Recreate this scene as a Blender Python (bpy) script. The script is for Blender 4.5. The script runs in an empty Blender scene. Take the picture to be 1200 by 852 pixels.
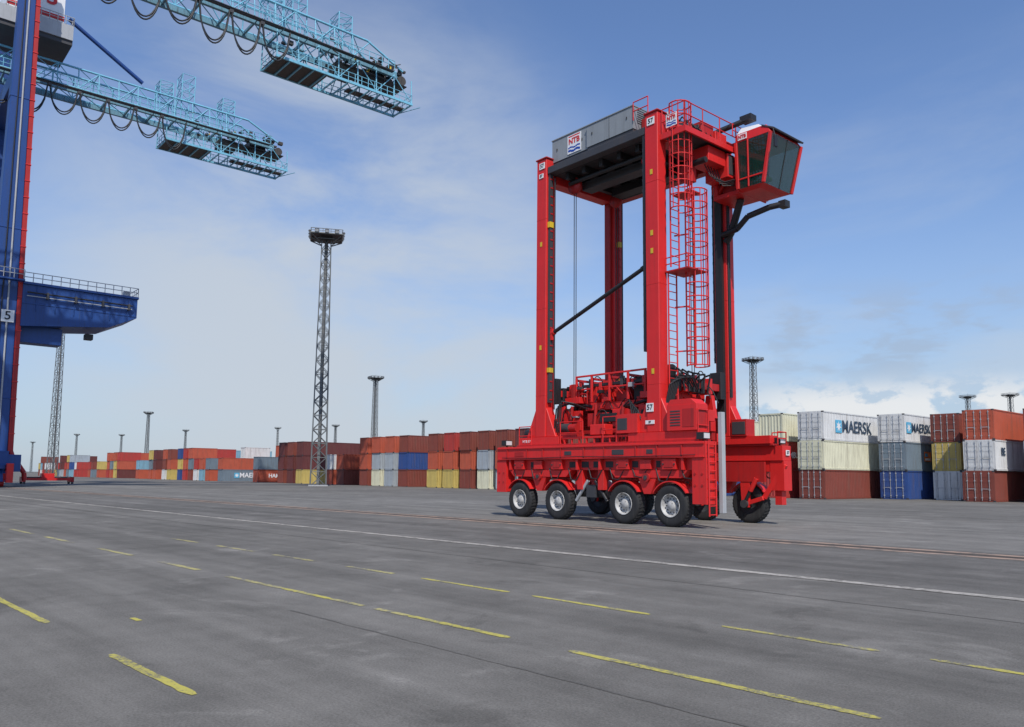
import bpy, math, random
from mathutils import Vector, Matrix
random.seed(7)
scene=bpy.context.scene
COL=scene.collection
rad=math.radians

# ------------------------------------------------------------------ materials
def newmat(name):
    m=bpy.data.materials.new(name); m.use_nodes=True
    nt=m.node_tree; b=nt.nodes["Principled BSDF"]
    return m,nt,b
def node(nt,t,**kw):
    n=nt.nodes.new(t)
    for k,v in kw.items(): setattr(n,k,v)
    return n
def paint(name,col,rough=.45,var=.25,dirt=.25,dirtcol=(.08,.06,.05),scale=1.3,metal=0.0,streak=True,bump=0.0):
    m,nt,b=newmat(name); L=nt.links
    tc=node(nt,'ShaderNodeTexCoord')
    n1=node(nt,'ShaderNodeTexNoise'); n1.inputs['Scale'].default_value=scale; n1.inputs['Detail'].default_value=4
    L.new(tc.outputs['Object'],n1.inputs['Vector'])
    mp=node(nt,'ShaderNodeMapping'); mp.inputs['Scale'].default_value=(5,5,.35 if streak else 5)
    L.new(tc.outputs['Object'],mp.inputs['Vector'])
    n2=node(nt,'ShaderNodeTexNoise'); n2.inputs['Scale'].default_value=1.0; n2.inputs['Detail'].default_value=5; n2.inputs['Roughness'].default_value=.68
    L.new(mp.outputs['Vector'],n2.inputs['Vector'])
    mx=node(nt,'ShaderNodeMix',data_type='RGBA')
    mx.inputs['A'].default_value=(*[c*(1-var) for c in col],1); mx.inputs['B'].default_value=(*[min(1,c*(1+var*.5)) for c in col],1)
    L.new(n1.outputs['Fac'],mx.inputs['Factor'])
    mr=node(nt,'ShaderNodeMapRange'); mr.inputs['From Min'].default_value=.5; mr.inputs['From Max'].default_value=.8
    mr.inputs['To Max'].default_value=dirt*2.2
    L.new(n2.outputs['Fac'],mr.inputs['Value'])
    m2=node(nt,'ShaderNodeMix',data_type='RGBA'); m2.inputs['B'].default_value=(*dirtcol,1)
    L.new(mx.outputs['Result'],m2.inputs['A']); L.new(mr.outputs['Result'],m2.inputs['Factor'])
    L.new(m2.outputs['Result'],b.inputs['Base Color'])
    mr2=node(nt,'ShaderNodeMapRange'); mr2.inputs['To Min'].default_value=rough*.8; mr2.inputs['To Max'].default_value=min(1,rough*1.3)
    L.new(n2.outputs['Fac'],mr2.inputs['Value']); L.new(mr2.outputs['Result'],b.inputs['Roughness'])
    b.inputs['Metallic'].default_value=metal
    return m

RED=paint("red machine paint",(.68,.020,.018),.45,.18,.18,(.18,.03,.025))
RED2=paint("worn dark red paint",(.46,.014,.013),.5,.3,.3,(.06,.02,.02))
BLACK=paint("black rubber hose and steel",(.018,.018,.02),.5,.3,.1)
DARK=paint("dark grey steel",(.05,.05,.055),.55,.3,.2)
TYRE=paint("tyre rubber",(.022,.022,.023),.8,.3,.35,(.07,.065,.06),3)
RIM=paint("dirty white rim paint",(.50,.49,.47),.5,.25,.7,(.10,.08,.06),4,streak=False)
GREYBOX=paint("grey sheet metal",(.26,.28,.29),.45,.12,.25,(.12,.12,.12))
GREYLT=paint("light grey steel",(.42,.43,.44),.4,.15,.2,(.2,.2,.2))
WHITE=paint("white paint",(.78,.78,.77),.4,.05,.08,(.4,.4,.38))
YEL=paint("yellow safety paint",(.70,.48,.03),.5,.2,.2)
BLUE=paint("dark blue crane paint",(.012,.06,.24),.45,.25,.3,(.03,.04,.07),.25)
LBLUE=paint("light blue crane paint",(.20,.52,.68),.45,.25,.25,(.08,.12,.14),.6)
GALV=paint("galvanised steel",(.17,.18,.18),.5,.25,.3,(.08,.075,.07),.8,metal=.2)
BOOMG=paint("grimy boom girder steel",(.15,.32,.40),.55,.35,.5,(.05,.045,.04),.5)
GRIME=paint("oily brown machinery",(.07,.06,.05),.6,.4,.4,(.02,.02,.02),2)
LETR=paint("red lettering",(.6,.02,.02),.5,.05,0)
LETB=paint("blue lettering",(.01,.06,.35),.5,.05,0)
LETK=paint("black lettering",(.02,.02,.025),.5,.05,0)
LETG=paint("dark slate lettering",(.04,.07,.11),.5,.05,0)
LETO=paint("orange emblem paint",(.75,.17,.03),.5,.05,0)
LETSKY=paint("sky blue emblem paint",(.10,.42,.62),.5,.05,0)
LETW=paint("white lettering",(.8,.8,.8),.5,.05,0)
SEATM=paint("dark green seat fabric",(.05,.20,.08),.8,.2,.1)
m,nt,b=newmat("tinted cab glass"); GLASS=m
b.inputs['Base Color'].default_value=(.015,.05,.04,1); b.inputs['Roughness'].default_value=.03; b.inputs['Alpha'].default_value=.5
b.inputs['Specular IOR Level'].default_value=.8
m,nt,b=newmat("lamp glass"); LAMPG=m
b.inputs['Base Color'].default_value=(.6,.62,.62,1); b.inputs['Roughness'].default_value=.1

CC={ # container paints
 'brown':((.22,.05,.033),'rust brown'),'maroon':((.13,.03,.028),'dark maroon'),
 'orange':((.46,.09,.045),'orange red'),'red':((.42,.04,.032),'red'),
 'white':((.66,.66,.64),'white'),'grey':((.36,.40,.43),'light grey'),
 'blue':((.025,.07,.24),'dark blue'),'slate':((.16,.21,.25),'slate grey'),
 'yellow':((.55,.42,.12),'yellow'),'cream':((.68,.66,.48),'cream'),
 'green':((.04,.15,.11),'dark green'),'sky':((.20,.38,.48),'pale blue')}
CM={k:paint("container "+v[1]+" paint",v[0],.6,.25,.30,(.13,.085,.06),.7) for k,v in CC.items()}

# ------------------------------------------------------------------ mesh builder
class MB:
    def __init__(s): s.v=[]; s.f=[]; s.m=[]; s.sm=[]; s.mats=[]
    def mi(s,mat):
        if mat not in s.mats: s.mats.append(mat)
        return s.mats.index(mat)
    def add(s,vs,fs,mat,smooth=False):
        o=len(s.v); s.v+= [tuple(v) for v in vs]; k=s.mi(mat)
        for f in fs: s.f.append([i+o for i in f]); s.m.append(k); s.sm.append(smooth)
    def box(s,x0,x1,y0,y1,z0,z1,mat):
        if x0>x1:x0,x1=x1,x0
        if y0>y1:y0,y1=y1,y0
        if z0>z1:z0,z1=z1,z0
        vs=[(x,y,z) for x in(x0,x1) for y in(y0,y1) for z in(z0,z1)]
        s.add(vs,[(0,1,3,2),(4,6,7,5),(0,4,5,1),(2,3,7,6),(0,2,6,4),(1,5,7,3)],mat)
    def beam(s,p,q,w,h,mat):
        p=Vector(p);q=Vector(q);d=(q-p).normalized()
        up=Vector((0,0,1)) if abs(d.z)<.95 else Vector((1,0,0))
        a=d.cross(up).normalized(); c=a.cross(d)
        vs=[]
        for o in(p,q):
            for i,j in((-1,-1),(1,-1),(1,1),(-1,1)): vs.append(o+a*(i*w/2)+c*(j*h/2))
        s.add(vs,[(3,2,1,0),(4,5,6,7),(0,1,5,4),(1,2,6,5),(2,3,7,6),(3,0,4,7)],mat)
    def tube(s,p,q,r,mat,n=6,r2=None):
        p=Vector(p);q=Vector(q);d=(q-p)
        if d.length<1e-6:return
        d.normalize(); r2=r if r2 is None else r2
        up=Vector((0,0,1)) if abs(d.z)<.95 else Vector((1,0,0))
        a=d.cross(up).normalized(); c=a.cross(d)
        vs=[]
        for o,rr in((p,r),(q,r2)):
            for i in range(n):
                t=2*math.pi*i/n; vs.append(o+a*(math.cos(t)*rr)+c*(math.sin(t)*rr))
        s.add(vs,[(i,(i+1)%n,n+(i+1)%n,n+i) for i in range(n)],mat,True)
        s.add(vs,[tuple(range(n-1,-1,-1)),tuple(range(n,2*n))],mat)
    def path(s,pts,r,mat,n=6):
        for a,b in zip(pts,pts[1:]): s.tube(a,b,r,mat,n)
    def prism(s,poly,axis,a0,a1,mat):
        def mk(p,a):
            return {'y':(p[0],a,p[1]),'x':(a,p[0],p[1]),'z':(p[0],p[1],a)}[axis]
        n=len(poly); vs=[mk(p,a0) for p in poly]+[mk(p,a1) for p in poly]
        s.add(vs,[tuple(range(n)),tuple(range(2*n-1,n-1,-1))]+[(i,n+i,n+(i+1)%n,(i+1)%n) for i in range(n)],mat)
    def hexa(s,bot,top,mat):
        s.add(list(bot)+list(top),[(0,1,2,3),(7,6,5,4),(0,4,5,1),(1,5,6,2),(2,6,7,3),(3,7,4,0)],mat)
    def lathe_y(s,prof,c,mat,n=36):
        vs=[]
        for (r,y) in prof:
            for i in range(n):
                t=2*math.pi*i/n; vs.append((c[0]+r*math.cos(t),c[1]+y,c[2]+r*math.sin(t)))
        fs=[]
        for k in range(len(prof)-1):
            for i in range(n):
                fs.append((k*n+i,k*n+(i+1)%n,(k+1)*n+(i+1)%n,(k+1)*n+i))
        s.add(vs,fs,mat,True)
    def mesh(s,name):
        me=bpy.data.meshes.new(name); me.from_pydata(s.v,[],s.f)
        for mt in s.mats: me.materials.append(mt)
        me.polygons.foreach_set('material_index',s.m); me.polygons.foreach_set('use_smooth',s.sm)
        import bmesh
        bm=bmesh.new(); bm.from_mesh(me); bmesh.ops.recalc_face_normals(bm,faces=bm.faces); bm.to_mesh(me); bm.free()
        me.update(); return me
    def obj(s,name,parent=None,bevel=0,label=None):
        o=bpy.data.objects.new(name,s.mesh(name)); COL.objects.link(o)
        if parent: o.parent=parent
        if bevel:
            md=o.modifiers.new("b",'BEVEL'); md.width=bevel; md.segments=1; md.limit_method='ANGLE'; md.angle_limit=rad(50)
        if label: o['label']=label
        return o
def empty(name,loc=(0,0,0),rz=0,parent=None):
    e=bpy.data.objects.new(name,None); COL.objects.link(e); e.location=loc; e.rotation_euler=(0,0,rz)
    e.empty_display_size=.5
    if parent: e.parent=parent
    return e
def tag(o,label,cat,group=None):
    o['label']=label;o['category']=cat
    if group:o['group']=group
def lettering(txt,size,parent,loc,rot,mat,name="lettering",bold=.0,align='CENTER',sx=1):
    c=bpy.data.curves.new("t",'FONT'); c.body=txt; c.size=size; c.extrude=.004; c.offset=bold
    c.align_x=align; c.align_y='CENTER'
    t=bpy.data.objects.new("t",c); COL.objects.link(t)
    dg=bpy.context.evaluated_depsgraph_get(); me=bpy.data.meshes.new_from_object(t.evaluated_get(dg))
    bpy.data.objects.remove(t); me.materials.clear(); me.materials.append(mat)
    o=bpy.data.objects.new(name,me); COL.objects.link(o); o.parent=parent; o.location=loc; o.rotation_euler=rot; o.scale=(sx,1,1)
    return o
FY=(rad(90),0,0)
FX=(rad(90),0,rad(90))

# ------------------------------------------------------------------ setting: ground
def ground_nodes(nt,base,full=True):
    L=nt.links
    tc=node(nt,'ShaderNodeTexCoord')
    mp=node(nt,'ShaderNodeMapping'); mp.inputs['Rotation'].default_value=(0,0,rad(45.8))
    L.new(tc.outputs['Object'],mp.inputs['Vector'])
    def noise(sc,det,ro,st=(1,1,1),loc=(0,0,0),dist=0):
        q=node(nt,'ShaderNodeMapping'); q.inputs['Scale'].default_value=st; q.inputs['Location'].default_value=loc; L.new(mp.outputs[0],q.inputs[0])
        n=node(nt,'ShaderNodeTexNoise'); n.inputs['Scale'].default_value=sc; n.inputs['Detail'].default_value=det; n.inputs['Roughness'].default_value=ro; n.inputs['Distortion'].default_value=dist
        L.new(q.outputs[0],n.inputs['Vector']); return n.outputs['Fac']
    def rng(x,a,c,lo,hi):
        r=node(nt,'ShaderNodeMapRange'); r.inputs[1].default_value=a;r.inputs[2].default_value=c;r.inputs[3].default_value=lo;r.inputs[4].default_value=hi
        L.new(x,r.inputs[0]); return r.outputs[0]
    def mul(a,c):
        k=node(nt,'ShaderNodeMath',operation='MULTIPLY'); L.new(a,k.inputs[0]); L.new(c,k.inputs[1]); return k.outputs[0]
    fine=noise(45,3,.8)
    f=rng(fine,.3,.7,.68,1.32)
    if full:
        big=noise(.10,4,.6); mid=noise(.75,8,.74); strk=noise(.5,6,.65,(.05,2.2,1)); stain=noise(.45,7,.68,(1,1,1),(4,9,0),.6)
        f=mul(f,mul(mul(rng(big,.38,.62,.88,1.10),rng(mid,.32,.68,.80,1.20)),rng(strk,.34,.66,.80,1.14)))
        f=mul(f,rng(stain,.58,.63,1.0,1.26)); f=mul(f,rng(stain,.35,.40,.82,1.0))
    vm=node(nt,'ShaderNodeVectorMath',operation='SCALE'); vm.inputs[0].default_value=base; L.new(f,vm.inputs['Scale'])
    return vm.outputs[0],fine,tc
def ground_material(name,base):
    m,nt,b=newmat(name); L=nt.links
    c,fine,_=ground_nodes(nt,base); L.new(c,b.inputs['Base Color'])
    b.inputs['Roughness'].default_value=.92; b.inputs['Specular IOR Level'].default_value=.15
    bp=node(nt,'ShaderNodeBump'); bp.inputs['Strength'].default_value=.6; bp.inputs['Distance'].default_value=.012
    L.new(fine,bp.inputs['Height']); L.new(bp.outputs[0],b.inputs['Normal'])
    return m
GBASE=(.158,.149,.133)
def worn(name,col,amount=.5,sc=6,under=GBASE,soft=.07,keep=1.0,st=(1,1,1)):
    """paint over the same asphalt, rubbed away by noise; keep = greatest cover of the paint"""
    m,nt,b=newmat(name);L=nt.links
    g,fine,tc=ground_nodes(nt,under)
    n=node(nt,'ShaderNodeTexNoise'); n.inputs['Scale'].default_value=sc; n.inputs['Detail'].default_value=8; n.inputs['Roughness'].default_value=.82
    q=node(nt,'ShaderNodeMapping'); q.inputs['Scale'].default_value=st; L.new(tc.outputs['Object'],q.inputs[0]); L.new(q.outputs[0],n.inputs['Vector'])
    n3=node(nt,'ShaderNodeTexNoise'); n3.inputs['Scale'].default_value=1.6; n3.inputs['Detail'].default_value=3; L.new(tc.outputs['Object'],n3.inputs['Vector'])
    ad=node(nt,'ShaderNodeMath',operation='MULTIPLY_ADD'); L.new(n3.outputs['Fac'],ad.inputs[0]); ad.inputs[1].default_value=.5; L.new(n.outputs['Fac'],ad.inputs[2])
    r=node(nt,'ShaderNodeMapRange'); r.inputs[1].default_value=amount+.25-soft; r.inputs[2].default_value=amount+.25+soft; r.inputs[3].default_value=1-keep; r.inputs[4].default_value=1
    L.new(ad.outputs[0],r.inputs[0])
    mx=node(nt,'ShaderNodeMix',data_type='RGBA'); mx.inputs['A'].default_value=(*col,1); L.new(g,mx.inputs['B'])
    L.new(r.outputs[0],mx.inputs['Factor']); L.new(mx.outputs['Result'],b.inputs['Base Color']); b.inputs['Roughness'].default_value=.9
    b.inputs['Specular IOR Level'].default_value=.15
    return m
def sheet(name,polys,mat,z,kind=True):
    mb=MB()
    for p in polys: mb.add([(x,y,z) for x,y in p],[tuple(range(len(p)))],mat)
    o=mb.obj(name)
    if kind:o['kind']='structure'
    return o
GA=ground_material("asphalt",GBASE)
sheet("ground",[[(-4000,-300),(4000,-300),(4000,6000),(-4000,6000)]],GA,0)
N=Vector((.717,.697)); S=Vector((.697,-.717))
def gp(n,s): v=N*n+S*s; return (v.x,v.y)
def strip(n,s0,s1,w): return [gp(n-w/2,s0),gp(n-w/2,s1),gp(n+w/2,s1),gp(n+w/2,s0)]
def edgy(n,s0,s1,w,am):
    """a painted dash with slightly uneven edges and ends"""
    k=max(2,int((s1-s0)/.09)); lo=[];hi=[]
    for i in range(k+1):
        s=s0+(s1-s0)*i/k; e=.45 if i in(0,k) else 1
        lo.append(gp(n-w/2*e+random.uniform(-am,am),s)); hi.append(gp(n+w/2*e+random.uniform(-am,am),s))
    return [[lo[i],lo[i+1],hi[i+1],hi[i]] for i in range(k)]
GB=ground_material("paler concrete apron",(.180,.171,.154))
sheet("concrete_apron",[[gp(22.0,-900),gp(22.0,60),gp(38,60),gp(38,-900)]],GB,.004)
GC=ground_material("darker asphalt lane",(.142,.134,.121))
sheet("asphalt_lane",[[gp(14.02,-400),gp(14.02,40),gp(20.5,40),gp(20.5,-400)]],GC,.004)
YW=worn("worn yellow road paint",(.50,.44,.09),.54,16,soft=.07,keep=.85); YF=worn("faded yellow road paint",(.50,.44,.15),.50,12,keep=.75)
WW=worn("worn white road paint",(.52,.48,.42),.53,7,keep=.72,soft=.10)
d5=[(-21.8,-20.15),(-19,-17.15),(-16.2,-14.5),(-13.3,-11.8),(-11,-8.85),(-8.36,-6.25),(-5.2,-3.38),(-2.89,-1.9),(-1.2,.6)]
d4=[(-28.2,-25.7),(-24.4,-21.95),(-20,-17.85),(-16.3,-14.5),(-13.1,-10.0),(-8.2,-6.38),(-5.52,-2.45)]
d1=[(-13.3,-10.53),(-8.35,-6.42)]
P_=[]
for a,b_ in d5[4:]: P_+=edgy(8.58,a,b_,.10,.010)
for a,b_ in d4[5:]: P_+=edgy(6.2,a,b_,.10,.010)
P_+=edgy(6.2,-11.4,-10,.1,.010)
for a,b_ in d1: P_+=edgy(2.76,a,b_,.09,.008)
P_+=[strip(3.6,-10.25,-10.0,.07)]
sheet("yellow_road_marking",P_,YW,.005)
sheet("faded_road_marking",[strip(8.58,a,b_,.13) for a,b_ in d5[:4]]+[strip(6.2,a,b_,.13) for a,b_ in d4[:4]]+[strip(6.2,-13.3,-11.41,.11),strip(6.2,-9.99,-9.2,.1),strip(11.2,-2,-.8,.1),strip(6.2,-8.9,-8.21,.1)],YF,.005)
sheet("white_road_marking",[strip(13.84,-260,12,.28)],WW,.008)
RAILM=worn("rusty rail steel",(.075,.05,.04),.62,3,keep=.85)
RAILP=worn("rusty concrete rail edge",(.40,.28,.21),.54,2.5,keep=.8)
sheet("crane_rail",[strip(21.1,-400,30,.10),strip(21.36,-400,30,.06)],RAILM,.010)
sheet("rail_edge_concrete",[strip(20.80,-400,30,.40),strip(21.66,-400,30,.36)],RAILP,.006)
SEAM=worn("tar seam",(.075,.072,.068),.50,2,keep=.7,soft=.15)
def ribbon(pts,w):
    L_=[];R_=[]
    pts=[Vector(p) for p in pts]
    for i,p in enumerate(pts):
        d=(pts[min(i+1,len(pts)-1)]-pts[max(i-1,0)]).normalized(); q=Vector((-d.y,d.x))*w/2
        L_.append(tuple(p-q)); R_.append(tuple(p+q))
    return [[L_[i],L_[i+1],R_[i+1],R_[i]] for i in range(len(pts)-1)]
def wob(n,s0,s1,k,am):
    return [gp(n+random.uniform(-am,am),s0+(s1-s0)*i/k) for i in range(k+1)]
sheet("tar_seam",ribbon(wob(5.3,-9.5,4,110,.010),.035)+ribbon(wob(11.6,-60,6,90,.02),.03),SEAM,.004)

# ------------------------------------------------------------------ straddle carrier
ROOT=empty("straddle_carrier",(5.1,33.4,0),math.atan2(-.76,.65))
tag(ROOT,"tall red straddle carrier with glazed cab, parked on asphalt","straddle carrier")
def plate(txt,x,y,z,face,w=.42,h=.34,sz=.3,mat=LETK):
    mb=MB()
    if face=='y': mb.box(x-w/2,x+w/2,y-.012,y+.006,z-h/2,z+h/2,WHITE)
    else: mb.box(x-.006,x+.012,y-w/2,y+w/2,z-h/2,z+h/2,WHITE)
    p=mb.obj("number_plate",ROOT)
    lettering(txt,sz,p,(x,y-.018,z) if face=='y' else (x+.018,y,z),FY if face=='y' else FX,mat,bold=.004)
    return p
def logo(x,y,z,face,w=.8):
    h=w; mb=MB()
    def bx(u0,u1,z0,z1,d,m):
        if face=='y': mb.box(x+u0,x+u1,y-d,y+.004,z+z0,z+z1,m)
        else: mb.box(x-.004,x+d,y+u0,y+u1,z+z0,z+z1,m)
    bx(-w/2,w/2,-h/2,h/2,.012,WHITE)
    bx(-w*.42,w*.42,h*.40,h*.46,.016,LETR)
    for k in range(8):
        u=-w*.44+k*w*.11
        zz=-h*.18+(.03*w*math.sin(k*1.3)); bx(u,u+w*.108,zz-.04*w,zz+.04*w,.016,LETB)
        zz=-h*.36+(.03*w*math.sin(k*1.3+1)); bx(u,u+w*.108,zz-.06*w,zz+.06*w,.016,LETB)
    p=mb.obj("company_emblem",ROOT)
    lettering("NTB",w*.42,p,(x,y-.02,z+h*.15) if face=='y' else (x+.02,y,z+h*.15),FY if face=='y' else FX,LETR,bold=.01)
WX=(-4.15,-1.80,1.80,4.0)
def rail(mb,pts,h=1.0,r=.022,m=RED):
    for a,b_ in zip(pts,pts[1:]):
        a=Vector(a);b_=Vector(b_); L_=(b_-a).length; k=max(1,int(L_/.9))
        for hh in(h,h*.5): mb.tube(a+Vector((0,0,hh)),b_+Vector((0,0,hh)),r,m)
        for i in range(k+1):
            p=a+(b_-a)*i/k; mb.tube(p,p+Vector((0,0,h)),r,m)
for sg in(-1,1):
    def B(mb,x0,x1,y0,y1,z0,z1,m): mb.box(x0,x1,sg*y0,sg*y1,z0,z1,m)
    mb=MB()
    B(mb,-5.6,5.6,2.15,2.75,2.45,3.02,RED)
    B(mb,-5.62,-5.0,2.2,2.74,1.05,2.445,RED)
    B(mb,5.02,5.62,2.2,2.74,.85 if sg<0 else 1.3,2.445,RED)
    B(mb,-4.98,5.0,2.22,2.56,2.02,2.445,RED)
    # stepped wheel bogie housings, open gaps between them
    for xa,xb in((WX[0],WX[1]),(WX[2],WX[3])):
        mb.prism([(xa-.75,2.015),(xb+.75,2.015),(xb+.45,1.74),(xa-.45,1.74)],'y',sg*2.24,sg*2.62,RED)
        c=(xa+xb)/2
        mb.prism([(c-.42,1.735),(c+.42,1.735),(c+.16,1.15),(c-.16,1.15)],'y',sg*2.30,sg*2.60,RED)
        mb.tube((c,sg*2.58,1.75),(c,sg*2.70,1.75),.17,RED2,14); mb.tube((c,sg*2.70,1.75),(c,sg*2.73,1.75),.08,DARK,10)
        B(mb,c-.25,c+.25,2.561,2.70,2.06,2.40,RED)
    for x in WX:
        B(mb,x-.30,x+.30,2.561,2.73,2.05,2.43,RED)
        B(mb,x-.20,x+.20,2.731,2.75,2.12,2.36,RED2)
        for d in(-.25,.25): mb.tube((x+d,sg*2.73,2.24),(x+d,sg*2.765,2.24),.03,DARK,8)
    for x0_,x1_ in((-3.55,-3.3),(-1.2,-.75),(-.5,-.1),(.15,.55),(.8,1.2),(2.15,2.45),(3.3,3.5)): B(mb,x0_,x1_,2.561,2.572,2.12,2.36,BLACK)
    for x in (-4.75,-.62,.62,4.6): B(mb,x-.05,x+.05,2.561,2.74,2.03,2.44,RED)
    B(mb,-.72,-.42,2.32,2.60,1.25,2.015,RED); B(mb,.42,.72,2.32,2.60,1.25,2.015,RED)
    B(mb,-4.9,4.9,2.0,2.12,1.62,2.40,RED2)
    B(mb,-5.55,5.55,2.752,2.80,2.93,2.99,RED); B(mb,-5.55,5.55,2.752,2.79,2.46,2.51,RED)
    for x in(-4.9,-3.6,-2.6,-1.5,-.2,.9,2.5,3.5,4.6):
        B(mb,x-.025,x+.025,2.752,2.785,2.515,2.925,RED2)
    B(mb,-4.4,-3.8,2.751,2.765,2.60,2.80,RED2); B(mb,1.3,1.9,2.751,2.765,2.60,2.80,DARK); B(mb,-1.3,-.9,2.751,2.765,2.62,2.78,DARK); B(mb,3.0,3.3,2.751,2.765,2.62,2.78,DARK)
    for x in(-5.3,5.3): 
        for z in(1.5,1.9): mb.tube((x-.15,sg*2.72,z),(x-.15,sg*2.76,z),.045,RED2,8); mb.tube((x+.15,sg*2.72,z),(x+.15,sg*2.76,z),.045,RED2,8)
    # upper rail
    B(mb,-4.5,5.3,2.0,2.55,3.025,3.10,RED2)
    B(mb,-4.4,-1.9,1.95,2.5,3.105,3.42,RED); B(mb,1.9,5.2,1.95,2.5,3.105,3.42,RED)
    B(mb,-1.88,1.88,2.3,2.42,3.30,3.38,RED)
    for i in range(9): B(mb,-1.7+i*.42,-1.64+i*.42,2.32,2.40,3.105,3.295,RED)
    mb.obj("side_beam",ROOT,.015)
    mb=MB()
    mb.tube((-.95,sg*2.25,1.15),(.75,sg*2.25,1.15),.20,BLACK,12); B(mb,-.25,.25,2.2,2.55,.95,1.44,DARK)
    mb.tube((-.85,sg*2.5,.8),(-.2,sg*2.5,1.6),.07,GREYLT,8); mb.tube((.85,sg*2.5,.8),(.2,sg*2.5,1.6),.07,BLACK,8)
    mb.obj("hydraulic_accumulator",ROOT)
    for k in range(9):
        x=-4.6+k*1.13; h=random.uniform(.1,.3)
        mb=MB(); mb.path([(x,sg*2.6,2.1),(x+.2,sg*2.66,1.9-h),(x+.5,sg*2.66,1.86-h),(x+.75,sg*2.6,2.05)],.024,BLACK,5); mb.obj("hydraulic_hose",ROOT)
    mb=MB(); mb.path([(-5.2,sg*2.80,2.55),(-3,sg*2.81,2.52),(-.5,sg*2.80,2.56),(2,sg*2.81,2.52),(5.2,sg*2.80,2.55)],.016,BLACK,5); mb.obj("hydraulic_hose",ROOT)
    for x in WX:
        mb=MB(); n=12; r0,r1=.84,.88
        for i in range(n):
            a0=rad(32+116*i/n);a1=rad(32+116*(i+1)/n)
            mb.prism([(x+r0*math.cos(a0),.76+r0*math.sin(a0)),(x+r1*math.cos(a0),.76+r1*math.sin(a0)),(x+r1*math.cos(a1),.76+r1*math.sin(a1)),(x+r0*math.cos(a1),.76+r0*math.sin(a1))],'y',sg*2.18,sg*2.72,RED)
        mb.obj("fender",ROOT)
        w=empty("wheel",(x,sg*2.45,.76),0,ROOT)
        o=1 if sg>0 else -1
        mb=MB()
        prof=[(.40,-.2),(.46,-.225),(.60,-.235),(.69,-.225),(.735,-.19),(.757,-.13),(.76,0),(.757,.13),(.735,.19),(.69,.225),(.60,.235),(.46,.225),(.40,.2)]
        mb.lathe_y(prof,(0,0,0),TYRE,40)
        for k in range(36):
            t=2*math.pi*k/36
            for s2 in(-1,1):
                a=Vector((math.cos(t)*.752,s2*.17,math.sin(t)*.752)); c=Vector((math.cos(t+.07)*.764,s2*.02,math.sin(t+.07)*.764))
                mb.beam(a,c,.03,.03,TYRE)
        mb.obj("tyre",w)
        mb=MB()
        mb.lathe_y([(.41,o*.2),(.42,o*.235),(.395,o*.235),(.37,o*.15),(.33,o*.10),(.30,o*.08),(.20,o*.10),(.17,o*.16),(.13,o*.20),(.001,o*.21)],(0,0,0),RIM,30)
        mb.lathe_y([(.41,-o*.2),(.40,-o*.15),(.001,-o*.12)],(0,0,0),DARK,24)
        for k in range(10):
            t=2*math.pi*k/10
            mb.tube((.25*math.cos(t),o*.08,.25*math.sin(t)),(.25*math.cos(t),o*.12,.25*math.sin(t)),.022,DARK,6)
            t+=.31
            mb.tube((.335*math.cos(t),o*.085,.335*math.sin(t)),(.335*math.cos(t),o*.115,.335*math.sin(t)),.032,DARK,8)
        mb.obj("rim",w)
        mb=MB()
        mb.prism([(x-.22,1.7),(x+.22,1.7),(x+.16,.62),(x-.16,.62)],'y',sg*2.02,sg*2.14,RED)
        mb.tube((x,sg*1.9,.76),(x,sg*2.3,.76),.16,DARK,12)
        d=.55 if x>0 else -.55
        mb.tube((x,sg*1.98,.8),(x+d,sg*1.98,1.75),.07,BLACK,8)
        mb.tube((x+d*.5,sg*1.98,1.27),(x+d,sg*1.98,1.75),.10,RED,8)
        mb.obj("wheel_fork",ROOT,.01)
    # posts
    for x in(-3.1,3.1):
        mb=MB()
        B(mb,x-.31,x+.31,1.95,2.45,3.43,15.75,RED)
        B(mb,x-.36,x+.36,1.90,2.50,15.752,15.82,RED2)
        for z in (5.2,9.0,13.0): B(mb,x-.318,x+.318,1.942,2.458,z,z+.04,RED)
        mb.prism([(x-.31-.6,3.43),(x-.312,3.43),(x-.312,4.7)],'y',sg*2.0,sg*2.4,RED)
        mb.prism([(x+.31+.6,3.43),(x+.312,3.43),(x+.312,4.7)],'y',sg*2.0,sg*2.4,RED)
        po=mb.obj("post",ROOT,.02)
        mb=MB()
        B(mb,x-.16,x+.16,1.80,1.948,3.6,15.3,BLACK if x>0 or sg<0 else RED2)
        if x<0:
            mb.box(x+.315,x+.44,sg*2.16,sg*2.34,4.9,15.2,DARK if sg<0 else RED2)
            for k in range(26): mb.box(x+.442,x+.46,sg*2.18,sg*2.32,5.0+k*.39,5.06+k*.39,RED2)
            mb.box(x+.32,x+.47,sg*2.12,sg*2.38,6.2,6.4,YEL); mb.box(x+.32,x+.47,sg*2.12,sg*2.38,12.6,12.85,YEL)
            mb.tube((x+.60,sg*2.2,4.6),(x+.60,sg*2.2,14.8),.03,BLACK,6)
        else:
            mb.box(x-.50,x-.315,sg*2.12,sg*2.38,6.5,15.0,BLACK)
            for k in range(20): mb.box(x-.53,x-.502,sg*2.15,sg*2.35,6.6+k*.41,6.72+k*.41,GREYLT)
            if sg>0: mb.tube((x+.36,sg*1.98,5.0),(x+.36,sg*1.98,14.5),.04,BLACK,6); mb.tube((x+.36,sg*2.08,5.0),(x+.36,sg*2.08,14.5),.03,BLACK,6)
        mb.obj("guide_channel",ROOT)
for x,z in ((-3.1,7.2),(-3.1,11.8),(3.1,10.2),(3.1,10.9),(3.1,13.3),(3.1,5.6)):
    mb=MB(); mb.box(x-.06,x+.06,-2.466,-2.456,z,z+.2,YEL); mb.obj("warning_sticker",ROOT)
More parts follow.
